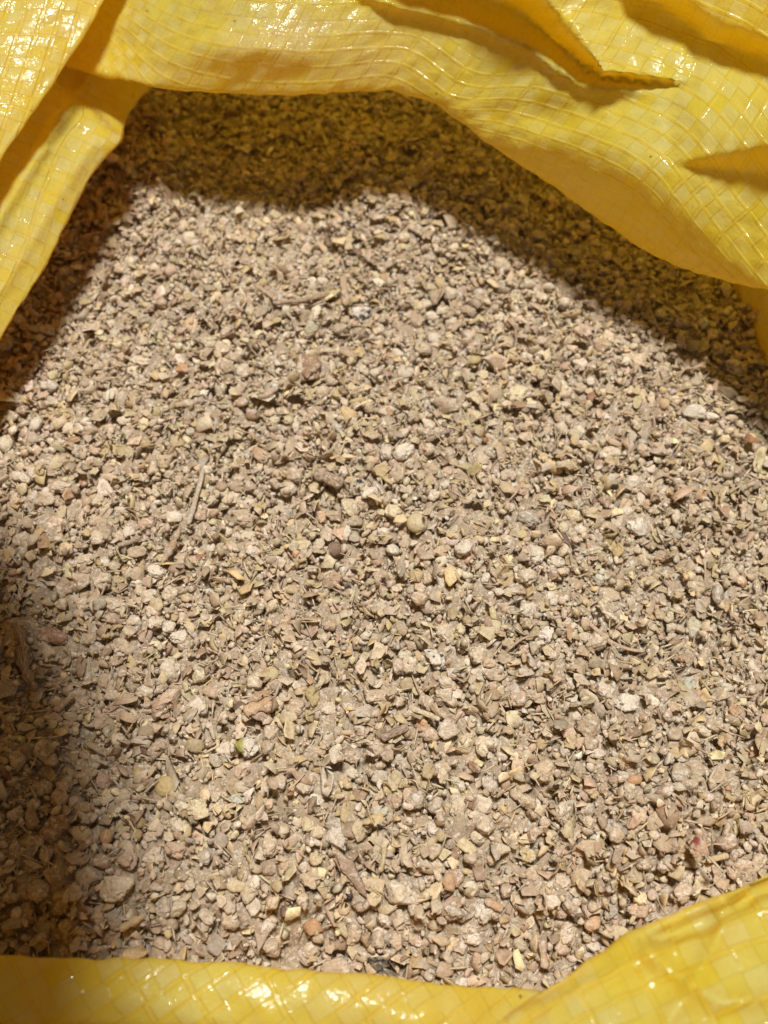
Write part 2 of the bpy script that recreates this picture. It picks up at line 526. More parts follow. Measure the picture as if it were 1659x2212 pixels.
# --- folded corner at the front right
edge = np.array([P(*a) for a in [(2050, 1700, .016), (1800, 1822, .0165), (1659, 1888, .0165), (1560, 1925, .0165), (1450, 1976, .0165), (1350, 2031, .0165), (1200, 2114, .0190),
                                 (1100, 2188, .0225), (1010, 2260, .025), (880, 2350, .025)]])
o_ = outward(edge)
rows = [edge + o_ * 0.010, edge + o_ * 0.003 - 0.0035 * Z, edge, edge + o_ * 0.0022 + 0.0016 * Z, edge + o_ * 0.006 + 0.0022 * Z,
        edge + o_ * 0.013 + 0.0036 * Z, edge + o_ * 0.022 + 0.0045 * Z, edge + o_ * 0.035 + 0.000 * Z, edge + o_ * 0.06 - 0.03 * Z]
rows[0][:, 2] = -0.012


def crease_corner(px, py):
    py = py + 14
    # dark pleat behind the edge
    yl = poly(px, [(1370, 2048), (1460, 2035), (1540, 2002), (1659, 1940), (1800, 1860)])
    w = poly(px, [(1360, 2), (1480, 18), (1560, 16), (1800, 10)])
    A = poly(px, [(1360, 0), (1430, .0032), (1560, .0038), (1900, .0036)])
    h = -A * np.exp(-((py - yl + w * .4) / w) ** 2)
    # crumpled facets
    l1 = (py - poly(px, [(1380, 2060), (1400, 2075), (1500, 2150), (1560, 2180), (1700, 2165)]))
    h = h + 0.0022 * np.exp(-np.abs(l1) / 24) * smoothstep((px - 1370) / 40)
    l2 = (px - poly(py, [(2020, 1560), (2080, 1530), (2150, 1490), (2230, 1440)]))
    h = h + 0.0020 * np.exp(-np.abs(l2) / 26)
    l3 = (py - poly(px, [(1100, 2230), (1250, 2150), (1400, 2085), (1450, 2060)]))
    h = h + 0.0014 * np.exp(-np.abs(l3) / 16) * smoothstep((1480 - px) / 60)
    return h


sheet(rows, 57, 4.0, creases=crease_corner, wr=(0.0016, 0.00012), weave=0.00007, dust=0.15, label='crumpled folded corner at the front right')

# --- wall that closes the mouth on the right, only a sliver of it in view
foot = np.array([P(1560, 560, -.004), P(1592, 610, -.004), P(1640, 700, -.004), P(1720, 860, -.004), (.083, .022, -.006), (.078, -.008, -.006), (.075, -.036, -.006), (.074, -.062, -.006)])
o_ = outward(foot)
rows = [foot - 0.010 * Z, foot + 0.004 * Z, foot + o_ * 0.003 + 0.008 * Z, foot + o_ * 0.006 + 0.011 * Z, foot + o_ * 0.012 + 0.012 * Z,
        foot + o_ * 0.03 + 0.012 * Z, foot + o_ * 0.04 - 0.04 * Z]
sheet(rows, 71, 10.0, step=0.0008, dust=0.4, label='inner wall of the sack right of the meal')

# --- the body of the sack below
th = np.linspace(0, 2 * math.pi, 97)[:-1]
lv = [(-0.004, 0.93), (-0.03, 1.02), (-0.09, 1.10), (-0.17, 1.12), (-0.24, 1.04), (-0.262, 0.85), (-0.266, 0.0)]
V = []
for z, s in lv:
    for a in th:
        w = 1 + 0.02 * math.sin(5 * a + 20 * z) + 0.012 * math.sin(11 * a - 33 * z)
        V.append((0.128 * s * w * math.cos(a), 0.022 + 0.130 * s * w * math.sin(a), z))
n = len(th)
F = np.array([[k * n + i, k * n + (i + 1) % n, (k + 1) * n + (i + 1) % n, (k + 1) * n + i] for k in range(len(lv) - 1) for i in range(n)])[:, ::-1]
V = np.array(V)
uvb = np.array([[math.atan2(p[1], p[0]) * 0.13 + 1, p[2] + 1] for p in V])
link('sack_wall', mesh_from('sack_wall', V, F, M_sack, uv=uvb, dust=np.full(len(V), 0.3)), sack)

# ------------------------------------------------------------------ shapes of the meal
def ico(sub):
    bm = bmesh.new()
    bmesh.ops.create_icosphere(bm, subdivisions=sub, radius=1.0)
    V = np.array([v.co[:] for v in bm.verts])
    F = np.array([[v.index for v in f.verts] for f in bm.faces])
    bm.free()
    return V, F


ICO = {k: ico(k) for k in (1, 2, 3, 4)}


def lump_shape(sub, seed, rough=1.0, smooth=False):
    """knobbly crumb: sphere pushed about by noise and cut by a few planes"""
    V, F = ICO[sub]
    r = np.random.default_rng(seed)
    N1, N2 = Noise(seed), Noise(seed + 5000)
    if smooth:
        rad = 1 + 0.05 * N1(V, 0.35)
        return V * rad[:, None], F
    rad = 1 + 0.15 * rough * N1(V, 0.36) + 0.13 * rough * (0.6 - np.abs(N2(V, 0.62)))
    if sub >= 3:
        rad += 0.10 * rough * (0.5 - np.abs(N1(V, 1.2))) + 0.035 * rough * N2(V, 2.4)
    if sub >= 4:
        rad += 0.06 * rough * (0.5 - np.abs(N1(V, 3.1)))
    W = V * rad[:, None]
    for _ in range(r.integers(3, 7)):
        d = r.normal(size=3)
        d /= np.linalg.norm(d)
        lim = r.uniform(0.55, 0.9)
        over = np.maximum(W @ d - lim, 0)
        W = W - 0.85 * over[:, None] * d
    return W, F


def flake_shape(seed, nout=9, rings=2, thick=0.10, curl=0.35, jag=0.25):
    """broken piece of hull: an uneven curved plate with two faces and a rim"""
    r = np.random.default_rng(seed)
    a = np.sort(r.uniform(0, 2 * math.pi, nout) * 0.35 + np.linspace(0, 2 * math.pi, nout, endpoint=False))
    R = 1 + r.uniform(-jag, jag, nout)
    for _ in range(r.integers(0, 3)):                       # straight breaks
        b = r.uniform(0, 2 * math.pi)
        lim = r.uniform(0.5, 0.85)
        cc = np.cos(a - b)
        R = np.where((cc > 0) & (R * cc > lim), lim / np.maximum(cc, 1e-3), R)
    pts = [np.zeros((1, 2))]
    for k in range(1, rings + 1):
        pts.append(np.stack([np.cos(a), np.sin(a)], 1) * (R * k / rings)[:, None])
    Q = np.concatenate(pts)
    c1, c2, tw = r.uniform(0.3, 1.0) * curl, r.uniform(-0.3, 0.5) * curl, r.uniform(-0.4, 0.4) * curl
    z = c1 * Q[:, 0] ** 2 + c2 * Q[:, 1] ** 2 + tw * Q[:, 0] * Q[:, 1]
    z += 0.06 * np.sin(Q[:, 0] * 4 + seed) * np.cos(Q[:, 1] * 5 + seed)
    if r.random() < 0.7:
        z = -z
    z -= z.mean()
    m = len(Q)
    rim = np.concatenate([[1.0]] + [np.full(nout, 1.0 - 0.55 * (k == rings)) for k in range(1, rings + 1)])
    V = np.concatenate([np.c_[Q, z + thick * rim], np.c_[Q, z - thick * rim]])
    F = []
    for i in range(nout):
        j = (i + 1) % nout
        F.append((0, 1 + i, 1 + j))
        F.append((m, m + 1 + j, m + 1 + i))
        for k in range(rings - 1):
            p, q = 1 + k * nout, 1 + (k + 1) * nout
            F += [(p + i, q + i, q + j), (p + i, q + j, p + j)]
            F += [(m + p + i, m + q + j, m + q + i), (m + p + i, m + p + j, m + q + j)]
        p = 1 + (rings - 1) * nout
        F += [(p + i, m + p + i, m + p + j), (p + i, m + p + j, p + j)]
    return V, np.array(F)


def sliver_shape(seed):
    r = np.random.default_rng(seed)
    V, F = [], []
    for k, (x, s) in enumerate([(-1, .35), (-.4, 1), (.4, .9), (1, .3)]):
        for a in (0.4, 1.9, 3.4, 4.9):
            V.append((x, s * math.cos(a) * r.uniform(.7, 1.2), s * math.sin(a) * r.uniform(.7, 1.2) + 0.25 * x * x))
    for k in range(3):
        for i in range(4):
            a, b = k * 4 + i, k * 4 + (i + 1) % 4
            F += [(a, b, b + 4), (a, b + 4, a + 4)]
    F += [(0, 2, 1), (0, 3, 2), (12, 13, 14), (12, 14, 15)]
    return np.array(V), np.array(F)


LIB = {
    'lump2': [lump_shape(3, 100 + i, 1.25) for i in range(36)],
    'lump1': [lump_shape(2, 200 + i, 1.4) for i in range(36)],
    'flake': [flake_shape(300 + i, nout=8, thick=0.055, curl=0.85, jag=0.14) for i in range(90)],
    'chip': [flake_shape(400 + i, nout=8, rings=1, thick=0.10, curl=0.6, jag=0.18) for i in range(40)],
    'sliver': [sliver_shape(500 + i) for i in range(20)],
    'grit': [lump_shape(1, 600 + i, 1.5) for i in range(12)],
}

RIM = {}
for k_, (no_, ri_) in {'flake': (8, 2), 'chip': (8, 1)}.items():
    m_ = 1 + no_ * ri_
    RIM[k_] = np.r_[m_ - no_:m_, 2 * m_ - no_:2 * m_]

TINT = {
    'tan': (188, 164, 132), 'pale': (207, 190, 162), 'white': (222, 210, 190), 'pink': (190, 154, 126), 'brown': (152, 116, 82),
    'rust': (160, 116, 88), 'orange': (198, 148, 98), 'olive': (182, 162, 106), 'yell': (202, 176, 116), 'cream': (217, 200, 154),
    'grey': (166, 155, 138), 'dark': (56, 44, 44), 'mint': (203, 205, 184), 'plum': (126, 100, 84), 'green': (112, 104, 58),
    'leaf': (74, 72, 56), 'maroon': (126, 92, 76),
}
MEAN = srgb(198, 177, 149)
RAW = {k: MEAN * 0.2 + 0.8 * srgb(*v) for k, v in TINT.items()}
TINT_S = {k: (MEAN * 0.5 + srgb(*v) * 0.5) * 1.02 for k, v in TINT.items()}
TINT = {k: (MEAN * 0.45 + srgb(*v) * 0.55 if k not in ('dark', 'leaf', 'maroon', 'plum', 'rust', 'green') else srgb(*v)) * 0.98 for k, v in TINT.items()}


def pick(weights, jit=0.13):
    ks = list(weights)
    w = np.array([weights[k] for k in ks], float)
    c = TINT[ks[rng.choice(len(ks), p=w / w.sum())]]
    return np.clip(c * np.exp(rng.normal(0, jit)) * np.exp(rng.normal(0, 0.02, 3)), 0.01, 0.85)


W_LUMP = {'tan': 50, 'pale': 32, 'white': 10, 'pink': 6, 'brown': 4, 'cream': 9, 'orange': 0.3}
W_FLAKE = {'tan': 42, 'yell': 15, 'cream': 24, 'olive': 3, 'pale': 24, 'pink': 3, 'brown': 5, 'white': 9, 'orange': 0.5, 'rust': 0.25, 'plum': 0.35, 'dark': 0.25}
W_GRIT = {'tan': 34, 'pale': 32, 'white': 20, 'cream': 10, 'pink': 8, 'brown': 4, 'dark': 0.5}

# ------------------------------------------------------------------ dropping the pieces one by one
RES = 0.0004
X0, X1, Y0, Y1 = -0.125, 0.125, -0.105, 0.150
GX, GY = np.arange(X0, X1, RES), np.arange(Y0, Y1, RES)
BASE = -0.0062
H = ground(GX[None, :], GY[:, None]) + BASE


def rot_matrix(tilt, az, spin):
    ca, sa = math.cos(spin), math.sin(spin)
    S = np.array([[ca, -sa, 0], [sa, ca, 0], [0, 0, 1]])
    ct, st = math.cos(tilt), math.sin(tilt)
    T = np.array([[1, 0, 0], [0, ct, -st], [0, st, ct]])
    ca, sa = math.cos(az), math.sin(az)
    A = np.array([[ca, -sa, 0], [sa, ca, 0], [0, 0, 1]])
    return A @ T @ S


def cells(V, x, y):
    ix = np.clip(((V[:, 0] + x - X0) / RES).astype(int), 0, len(GX) - 1)
    iy = np.clip(((V[:, 1] + y - Y0) / RES).astype(int), 0, len(GY) - 1)
    return iy, ix


def drop(V, x, y, q=0.72, sink=0.0):
    iy, ix = cells(V, x, y)
    low = V[:, 2] <= np.median(V[:, 2])
    gap = np.sort(H[iy[low], ix[low]] - V[low, 2])
    z = gap[min(len(gap) - 1, int(q * len(gap)))] - sink
    np.maximum.at(H, (iy, ix), z + V[:, 2])
    return z


YB, YT = -0.092, 0.128


def random_spot():
    while True:
        y = YB + (YT - YB) * rng.random() ** 1.0
        zc = (y - CAM[1]) * cp + CAM[2] * sp
        hw = max(TH * zc + 0.012, 0.079)
        x = rng.uniform(-0.115, 0.115)
        if abs(x) < hw:
            return x, y


keep_out = []          # (x, y, r) of the single pieces


KO = None


def blocked(x, y):
    if KO is None:
        return False
    return bool((((KO[:, 0] - x) ** 2 + (KO[:, 1] - y) ** 2) < (KO[:, 2] * 0.94) ** 2).any())


bulkV, bulkF, bulkC, nv = [], [], [], 0


def add_bulk(kind, tries):
    global nv
    best = None
    for _ in range(tries):
        x, y = random_spot()
        if blocked(x, y):
            continue
        hh = H[int((y - Y0) / RES), int((x - X0) / RES)] - ground(x, y)
        if best is None or hh < best[0]:
            best = (hh, x, y)
    if best is None:
        return
    _, x, y = best
    V, F = LIB[kind][rng.integers(len(LIB[kind]))]
    fl = 0.0
    if kind == 'lump2':
        s = rng.uniform(0.0008, 0.00145)
        sc = s * np.array([rng.uniform(.85, 1.25), rng.uniform(.75, 1.05), rng.uniform(.65, .95)])
        R = rot_matrix(rng.normal(0, 0.5), rng.uniform(0, 6.3), rng.uniform(0, 6.3))
        c = pick(W_LUMP)
    elif kind == 'lump1':
        s = rng.uniform(0.00035, 0.0008)
        sc = s * np.array([rng.uniform(.85, 1.5), rng.uniform(.7, 1.05), rng.uniform(.6, .95)])
        R = rot_matrix(rng.normal(0, 0.7), rng.uniform(0, 6.3), rng.uniform(0, 6.3))
        c = pick(W_LUMP)
    elif kind in ('flake', 'chip'):
        s = rng.uniform(0.00055, 0.00135) if kind == 'flake' else rng.uniform(0.0004, 0.0009)
        if rng.random() < 0.12:
            s *= 1.35
        sc = s * np.array([rng.uniform(.9, 1.6), rng.uniform(.55, 1.0), rng.uniform(.8, 1.2)])
        R = rot_matrix(rng.normal(0, 1.05 if rng.random() < 0.4 else 0.45), rng.uniform(0, 6.3), rng.uniform(0, 6.3))
        c = pick(W_FLAKE)
        fl = 1.0
    elif kind == 'sliver':
        s = rng.uniform(0.0007, 0.0018)
        w = rng.uniform(0.00010, 0.00022)
        sc = np.array([s, w, w])
        R = rot_matrix(rng.normal(0, 0.25), rng.uniform(0, 6.3), rng.uniform(0, 6.3))
        c = pick(W_FLAKE)
        fl = 0.6
    else:
        s = rng.uniform(0.00016, 0.00042)
        sc = s * np.array([rng.uniform(.8, 1.5), rng.uniform(.7, 1.1), rng.uniform(.6, 1)])
        R = rot_matrix(rng.normal(0, 0.7), rng.uniform(0, 6.3), rng.uniform(0, 6.3))
        c = pick(W_GRIT)
    W = (V * sc) @ R.T
    z = drop(W, x, y, q=0.86 if fl else 0.74)
    bulkV.append(W + np.array([x, y, z]))
    bulkF.append(F + nv)
    cc = np.tile(np.append(c, fl), (len(W), 1))
    if kind in ('flake', 'chip'):
        cc[RIM[kind], :3] *= 1.22          # broken edges are paler
    bulkC.append(cc)
    nv += len(W)


def run_bulk(counts, tries):
    seq = sum([[k] * n for k, n in counts.items()], [])
    rng.shuffle(seq)
    for k in seq:
        add_bulk(k, tries)


run_bulk({'lump1': 1500, 'chip': 2800}, 2)
run_bulk({'lump2': 1000, 'lump1': 4400, 'flake': 5900, 'chip': 3900, 'sliver': 2000}, 3)

# ------------------------------------------------------------------ the single pieces read off the photograph
# tiles of the photograph: origin and scale, in pixels of the 3072 x 4096 original
TILE = {1: (0, 1300, .617), 2: (1024, 1000, .617), 3: (2048, 1400, .617), 4: (2048, 2200, .617), 5: (2048, 3000, .617), 6: (1024, 2700, .617),
        7: (0, 2900, .617), 8: (1024, 3400, .617), 9: (0, 0, .926), 10: (1536, 0, .926), 11: (0, 2200, .482), 12: (1100, 1700, .482), 13: (1600, 2300, .482)}
OFF = 3072 / PW

# landmarks first: (tile, x, y, w, h, angle, kind, tint, name, noun phrase, label)
MARKS = [
    (13, 315, 585, 255, 150, -48, 'speck_blue', 'white', 'speckled_pellet', 'the blue-speckled white pellet', 'white oval pellet speckled with blue grey, lower right of centre'),
    (12, 690, 380, 230, 200, 0, 'speck_dark', 'pale', 'mouldy_lump', 'the black-spotted round lump', 'round pale lump with black mould spots beside the woody chip'),
    (12, 480, 900, 130, 130, 0, 'seed', 'maroon', 'seed', 'the dark red-brown round seed', 'dark red-brown round seed near the middle of the meal'),
    (4, 240, 465, 170, 130, 15, 'speck_dark', 'white', 'mouldy_lump', 'the white lump with charcoal flecks', 'white crumbly lump with charcoal flecks touching a thin brown stem'),
    (7, 1590, 90, 190, 170, 0, 'greenrim', 'white', 'mouldy_lump', 'the white lump with a green rim', 'white chalky lump with a yellow-green hull rim on its left'),
    (7, 1020, 335, 155, 140, 40, 'seed', 'yell', 'half_bean', 'the smooth tan half bean', 'smooth tan half bean, the glossiest piece in the lower left'),
    (7, 835, 255, 65, 110, 5, 'seed', 'yell', 'seed_germ', 'the small upright yellow germ', 'small upright yellow germ lying on a curved hull'),
    (7, 620, 665, 85, 100, 0, 'seed', 'orange', 'seed_piece', 'the orange seed piece at the shade edge', 'orange seed piece beside an olive hull at the edge of the shade'),
    (7, 290, 625, 240, 190, 0, 'lump', 'brown', 'meal_lump', 'the biggest lump in the shade', 'biggest brown lump lying in the dark shade at lower left'),
    (8, 360, 465, 150, 130, -10, 'flake', 'orange', 'hull_flake', 'the orange hull disc', 'orange-tan curved hull disc above the front rim'),
    (6, 1435, 545, 85, 115, 35, 'lump', 'rust', 'bark_chip', 'the rust-red chip', 'rust-red crumbly chip, the reddest piece right of the bottom centre'),
    (4, 855, 1420, 100, 65, 10, 'seed', 'orange', 'seed_piece', 'the orange seed at lower right', 'orange glossy seed piece among upright hulls at lower right'),
    (2, 1615, 475 + 486, 1, 1, 0, 'skip', 'tan', '', '', ''),
    (1, 1615, 475, 95, 85, 0, 'seed', 'brown', 'seed', 'the brown seed with a dark scar', 'brown round seed with a dark scar, upper left of centre'),
    (2, 330, 630, 170, 215, 0, 'lump', 'brown', 'meal_lump', 'the big upright oval lump', 'big upright oval brown lump above the middle of the meal'),
    (2, 1250, 890, 190, 150, 0, 'lump', 'tan', 'meal_lump', 'the broad crumbly lump', 'broad crumbly tan lump left of a hazy round pale one'),
    (3, 55, 180, 150, 150, 0, 'lump', 'cream', 'meal_lump', 'the hazy round cream lump', 'round cream lump, largest of the pale ones at upper right'),
    (3, 150, 990, 200, 140, -25, 'lump', 'grey', 'bean_piece', 'the olive-grey bean piece', 'olive-grey rounded bean piece right of centre'),
    (3, 725, 1190, 100, 130, 20, 'flake', 'yell', 'hull_flake', 'the amber hull flake', 'amber bent hull flake standing out on the right'),
    (3, 870, 1030, 160, 120, -30, 'lump', 'white', 'meal_lump', 'the white lump with a rusty sliver', 'large whitish lump beside a rusty sliver on the right'),
    (3, 1250, 290, 200, 100, 0, 'lump', 'white', 'meal_lump', 'the long white lump near the right shade', 'long white lump close to the shade at upper right'),
    (4, 800, 910, 190, 140, 15, 'lump', 'white', 'meal_lump', 'the chalky white lump', 'chalky white angular lump right of the green-brown stem'),
    (4, 550, 1080, 200, 180, 0, 'lump', 'tan', 'meal_lump', 'the big tan lump under the green-brown stem', 'big tan crumb just below the green-brown stem'),
    (4, 1385, 200, 110, 130, 0, 'lump', 'grey', 'meal_lump', 'the grey lump near the right edge', 'grey rounded lump near the right edge beside a white flake'),
    (6, 960, 1380, 250, 190, 0, 'lump', 'pale', 'meal_lump', 'the largest pale crumb', 'largest pale crumb in the meal, above the front rim'),
    (6, 285, 650, 150, 200, 0, 'lump', 'pale', 'meal_lump', 'the tall pale lump beside the shell', 'tall pale lump just left of a whitish translucent shell'),
    (6, 445, 640, 150, 200, -10, 'flake', 'white', 'hull_shell', 'the whitish translucent shell', 'whitish translucent shell curved over a lump below centre'),
    (6, 350, 60, 110, 150, 0, 'flake', 'olive', 'hull_flake', 'the cracked olive hull', 'cracked olive-green hull standing upright below centre'),
    (8, 830, 748, 250, 115, -32, 'leaf', 'leaf', 'leaf_fragment', 'the dark leaf fragment', 'dark grey-green pointed leaf fragment at the front rim'),
    (8, 1500, 370, 150, 160, -35, 'lump', 'white', 'meal_lump', 'the crumbling white lump', 'crumbling white lump near the bottom, right of centre'),
    (5, 1220, 610, 140, 150, 0, 'redspot', 'pink', 'meal_lump', 'the pink lump with a red spot', 'pinkish lump with a dark red spot at lower right'),
    (5, 1170, 880, 200, 150, 20, 'lump', 'tan', 'meal_lump', 'the big lump by the folded corner', 'big tan lump touching the folded yellow corner'),
    (5, 690, 1010, 90, 130, -30, 'lump', 'grey', 'stone_chip', 'the grey chip', 'grey chip near the folded corner at lower right'),
    (11, 360, 600, 290, 170, -5, 'lump', 'rust', 'meal_lump', 'the orange-brown lump in the shade', 'orange-brown lump beside the crooked twig in the shade'),
    (11, 1370, 890, 200, 250, 0, 'lump', 'pale', 'meal_lump', 'the domed pale lump', 'domed pale lump with curved ridges left of centre'),
    (7, 720, 1010, 270, 190, 0, 'lump', 'pale', 'meal_lump', 'the broad knobbly lump', 'broad knobbly pale lump at lower left near the shade'),
    (12, 1190, 690, 180, 190, 0, 'seed', 'cream', 'seed', 'the cream seed with a dark scar', 'cream seed with a dark scar at the centre of the meal'),
    (7, 1620, 1140, 110, 140, 0, 'flake', 'white', 'hull_flake', 'the flat white flake', 'flat white flake low in the meal, left of centre'),
    (7, 1375, 1390, 130, 150, -30, 'flake', 'grey', 'hull_shell', 'the grey hollow shell', 'grey hollow shell near the front rim left of centre'),
    (1, 1145, 160, 100, 85, 0, 'lump', 'orange', 'meal_lump', 'the reddish round lump', 'reddish round lump in the upper left of the meal'),
    (1, 770, 720, 145, 115, -20, 'flake', 'cream', 'hull_flake', 'the broad cream flake', 'broad cream flake with a torn edge on the left'),
    (2, 860, 935, 150, 120, 0, 'disc', 'pale', 'meal_lump', 'the lump topped by an orange disc', 'pale lump topped by a round orange hull disc'),
    (2, 1430, 1320, 95, 95, 0, 'flake', 'olive', 'hull_flake', 'the round green-yellow flake', 'round green-yellow flake right of the centre'),
    (2, 670, 290, 160, 110, 0, 'speck_dark', 'white', 'mouldy_lump', 'the white lump with one dark fleck', 'white angular lump with a dark fleck below the straw'),
    (6, 1380, 1055, 190, 90, -25, 'flake', 'cream', 'hull_flake', 'the fan-shaped cream hull', 'fan-shaped cream hull below the rust-red chip'),
    (4, 1215, 785, 90, 100, 0, 'flake', 'mint', 'hull_flake', 'the green-tinged pale flake', 'green-tinged pale flake on the right of the meal'),
    (7, 1515, 420, 110, 70, 0, 'flake', 'mint', 'hull_flake', 'the mint-white flake', 'mint-white oval flake below the green-rimmed lump'),
]
# sticks and stalks: (tile, polyline, width, tint, name, noun, label, fibre)
STICKS = [
    (1, [(1285, 835), (1240, 1010), (1185, 1195)], 36, 'grey', 'straw_stalk', 'the grey straw stalk', 'straight grey straw stalk lying on the left of the meal', 0),
    (1, [(1130, 1205), (1090, 1300), (1060, 1360), (1005, 1445)], 40, 'brown', 'twig', 'the brown twig under the straw stalk', 'short brown twig just below the grey straw stalk', 0),
    (11, [(40, 520), (105, 650), (105, 770), (130, 900), (215, 1070)], 85, 'plum', 'twig', 'the crooked twig', 'thick crooked grey-brown twig in the shade at the left edge', 1),
    (2, [(95, 228), (290, 212), (462, 172)], 34, 'brown', 'straw_stalk', 'the flat brown straw', 'flat brown straw lying level in the upper part of the meal', 1),
    (2, [(-20, 120), (50, 165), (115, 215)], 28, 'brown', 'straw_stalk', 'the short slanting straw', 'short slanting straw ending at the flat brown straw', 0),
    (2, [(558, 50), (565, 140), (578, 232)], 46, 'brown', 'straw_stalk', 'the blurred upright straw', 'blurred upright straw piece at the top of the meal', 0),
    (2, [(1112, 1120), (1190, 1085), (1268, 1048)], 32, 'plum', 'stem_piece', 'the dark fibrous stem', 'dark fibrous stem piece right of the centre', 1),
    (2, [(380, 1345), (460, 1385), (548, 1428)], 95, 'brown', 'wood_chip', 'the striped woody chip', 'striped woody chip just left of the black-spotted lump', 1),
    (4, [(5, 562), (100, 492), (235, 458)], 18, 'brown', 'thin_stem', 'the thin brown stem', 'thin brown stem lying over the lump with charcoal flecks', 0),
    (4, [(500, 338), (600, 425), (700, 505), (800, 548), (908, 566)], 27, 'pink', 'curved_stalk', 'the curved stalk', 'long curved pinkish stalk on the right of the meal', 0),
    (4, [(405, 944), (490, 928), (578, 908)], 30, 'green', 'stem_piece', 'the green-brown stem', 'straight green-brown stem piece lying level on the right', 0),
    (6, [(1015, 155), (1100, 188), (1198, 228)], 38, 'cream', 'splinter', 'the cream splinter', 'cream splinter lying below the blue-speckled pellet', 0),
    (6, [(815, 345), (895, 310), (988, 268)], 52, 'plum', 'bark_piece', 'the purple-brown bark piece', 'purple-brown bark piece left of the rust-red chip', 1),
    (11, [(2010, 1285), (2090, 1250), (2230, 1215)], 110, 'orange', 'bark_piece', 'the orange-brown bark roll', 'orange-brown rolled bark piece below centre', 0),
    (6, [(520, 1105), (600, 1210), (712, 1395)], 66, 'maroon', 'dry_leaf_blade', 'the red-brown leaf blade', 'long pointed red-brown leaf blade low in the meal', 0),
    (6, [(835, 1075), (826, 1150), (805, 1235)], 34, 'olive', 'straw_piece', 'the yellow-green straw', 'short yellow-green straw low in the meal, right of the leaf blade', 0),
    (7, [(735, 1300), (810, 1262), (895, 1212)], 46, 'yell', 'straw_piece', 'the yellow straw at lower left', 'short yellow straw tilted at lower left beside a ridged lump', 0),
    (5, [(225, 1215), (232, 1300), (245, 1395)], 52, 'pink', 'bark_piece', 'the pink upright bark strip', 'pink upright bark strip near the bottom, left of the corner fold', 0),
    (11, [(375, 1245), (450, 1180), (532, 1108)], 58, 'brown', 'stem_piece', 'the tan stem in the shade', 'short tan stem slanting in the shade at lower left', 0),
    (8, [(1510, 285), (1565, 312), (1625, 345)], 48, 'orange', 'straw_piece', 'the orange straw', 'short orange straw beside the crumbling white lump', 0),
    (5, [(1335, 672), (1410, 650), (1475, 635)], 38, 'yell', 'straw_piece', 'the yellow straw at lower right', 'short yellow straw right of the red-spotted lump', 0),
    (1, [(720, 1345), (800, 1322), (870, 1290)], 34, 'plum', 'splinter', 'the brown splinter', 'brown splinter left of the brown twig', 0),
]
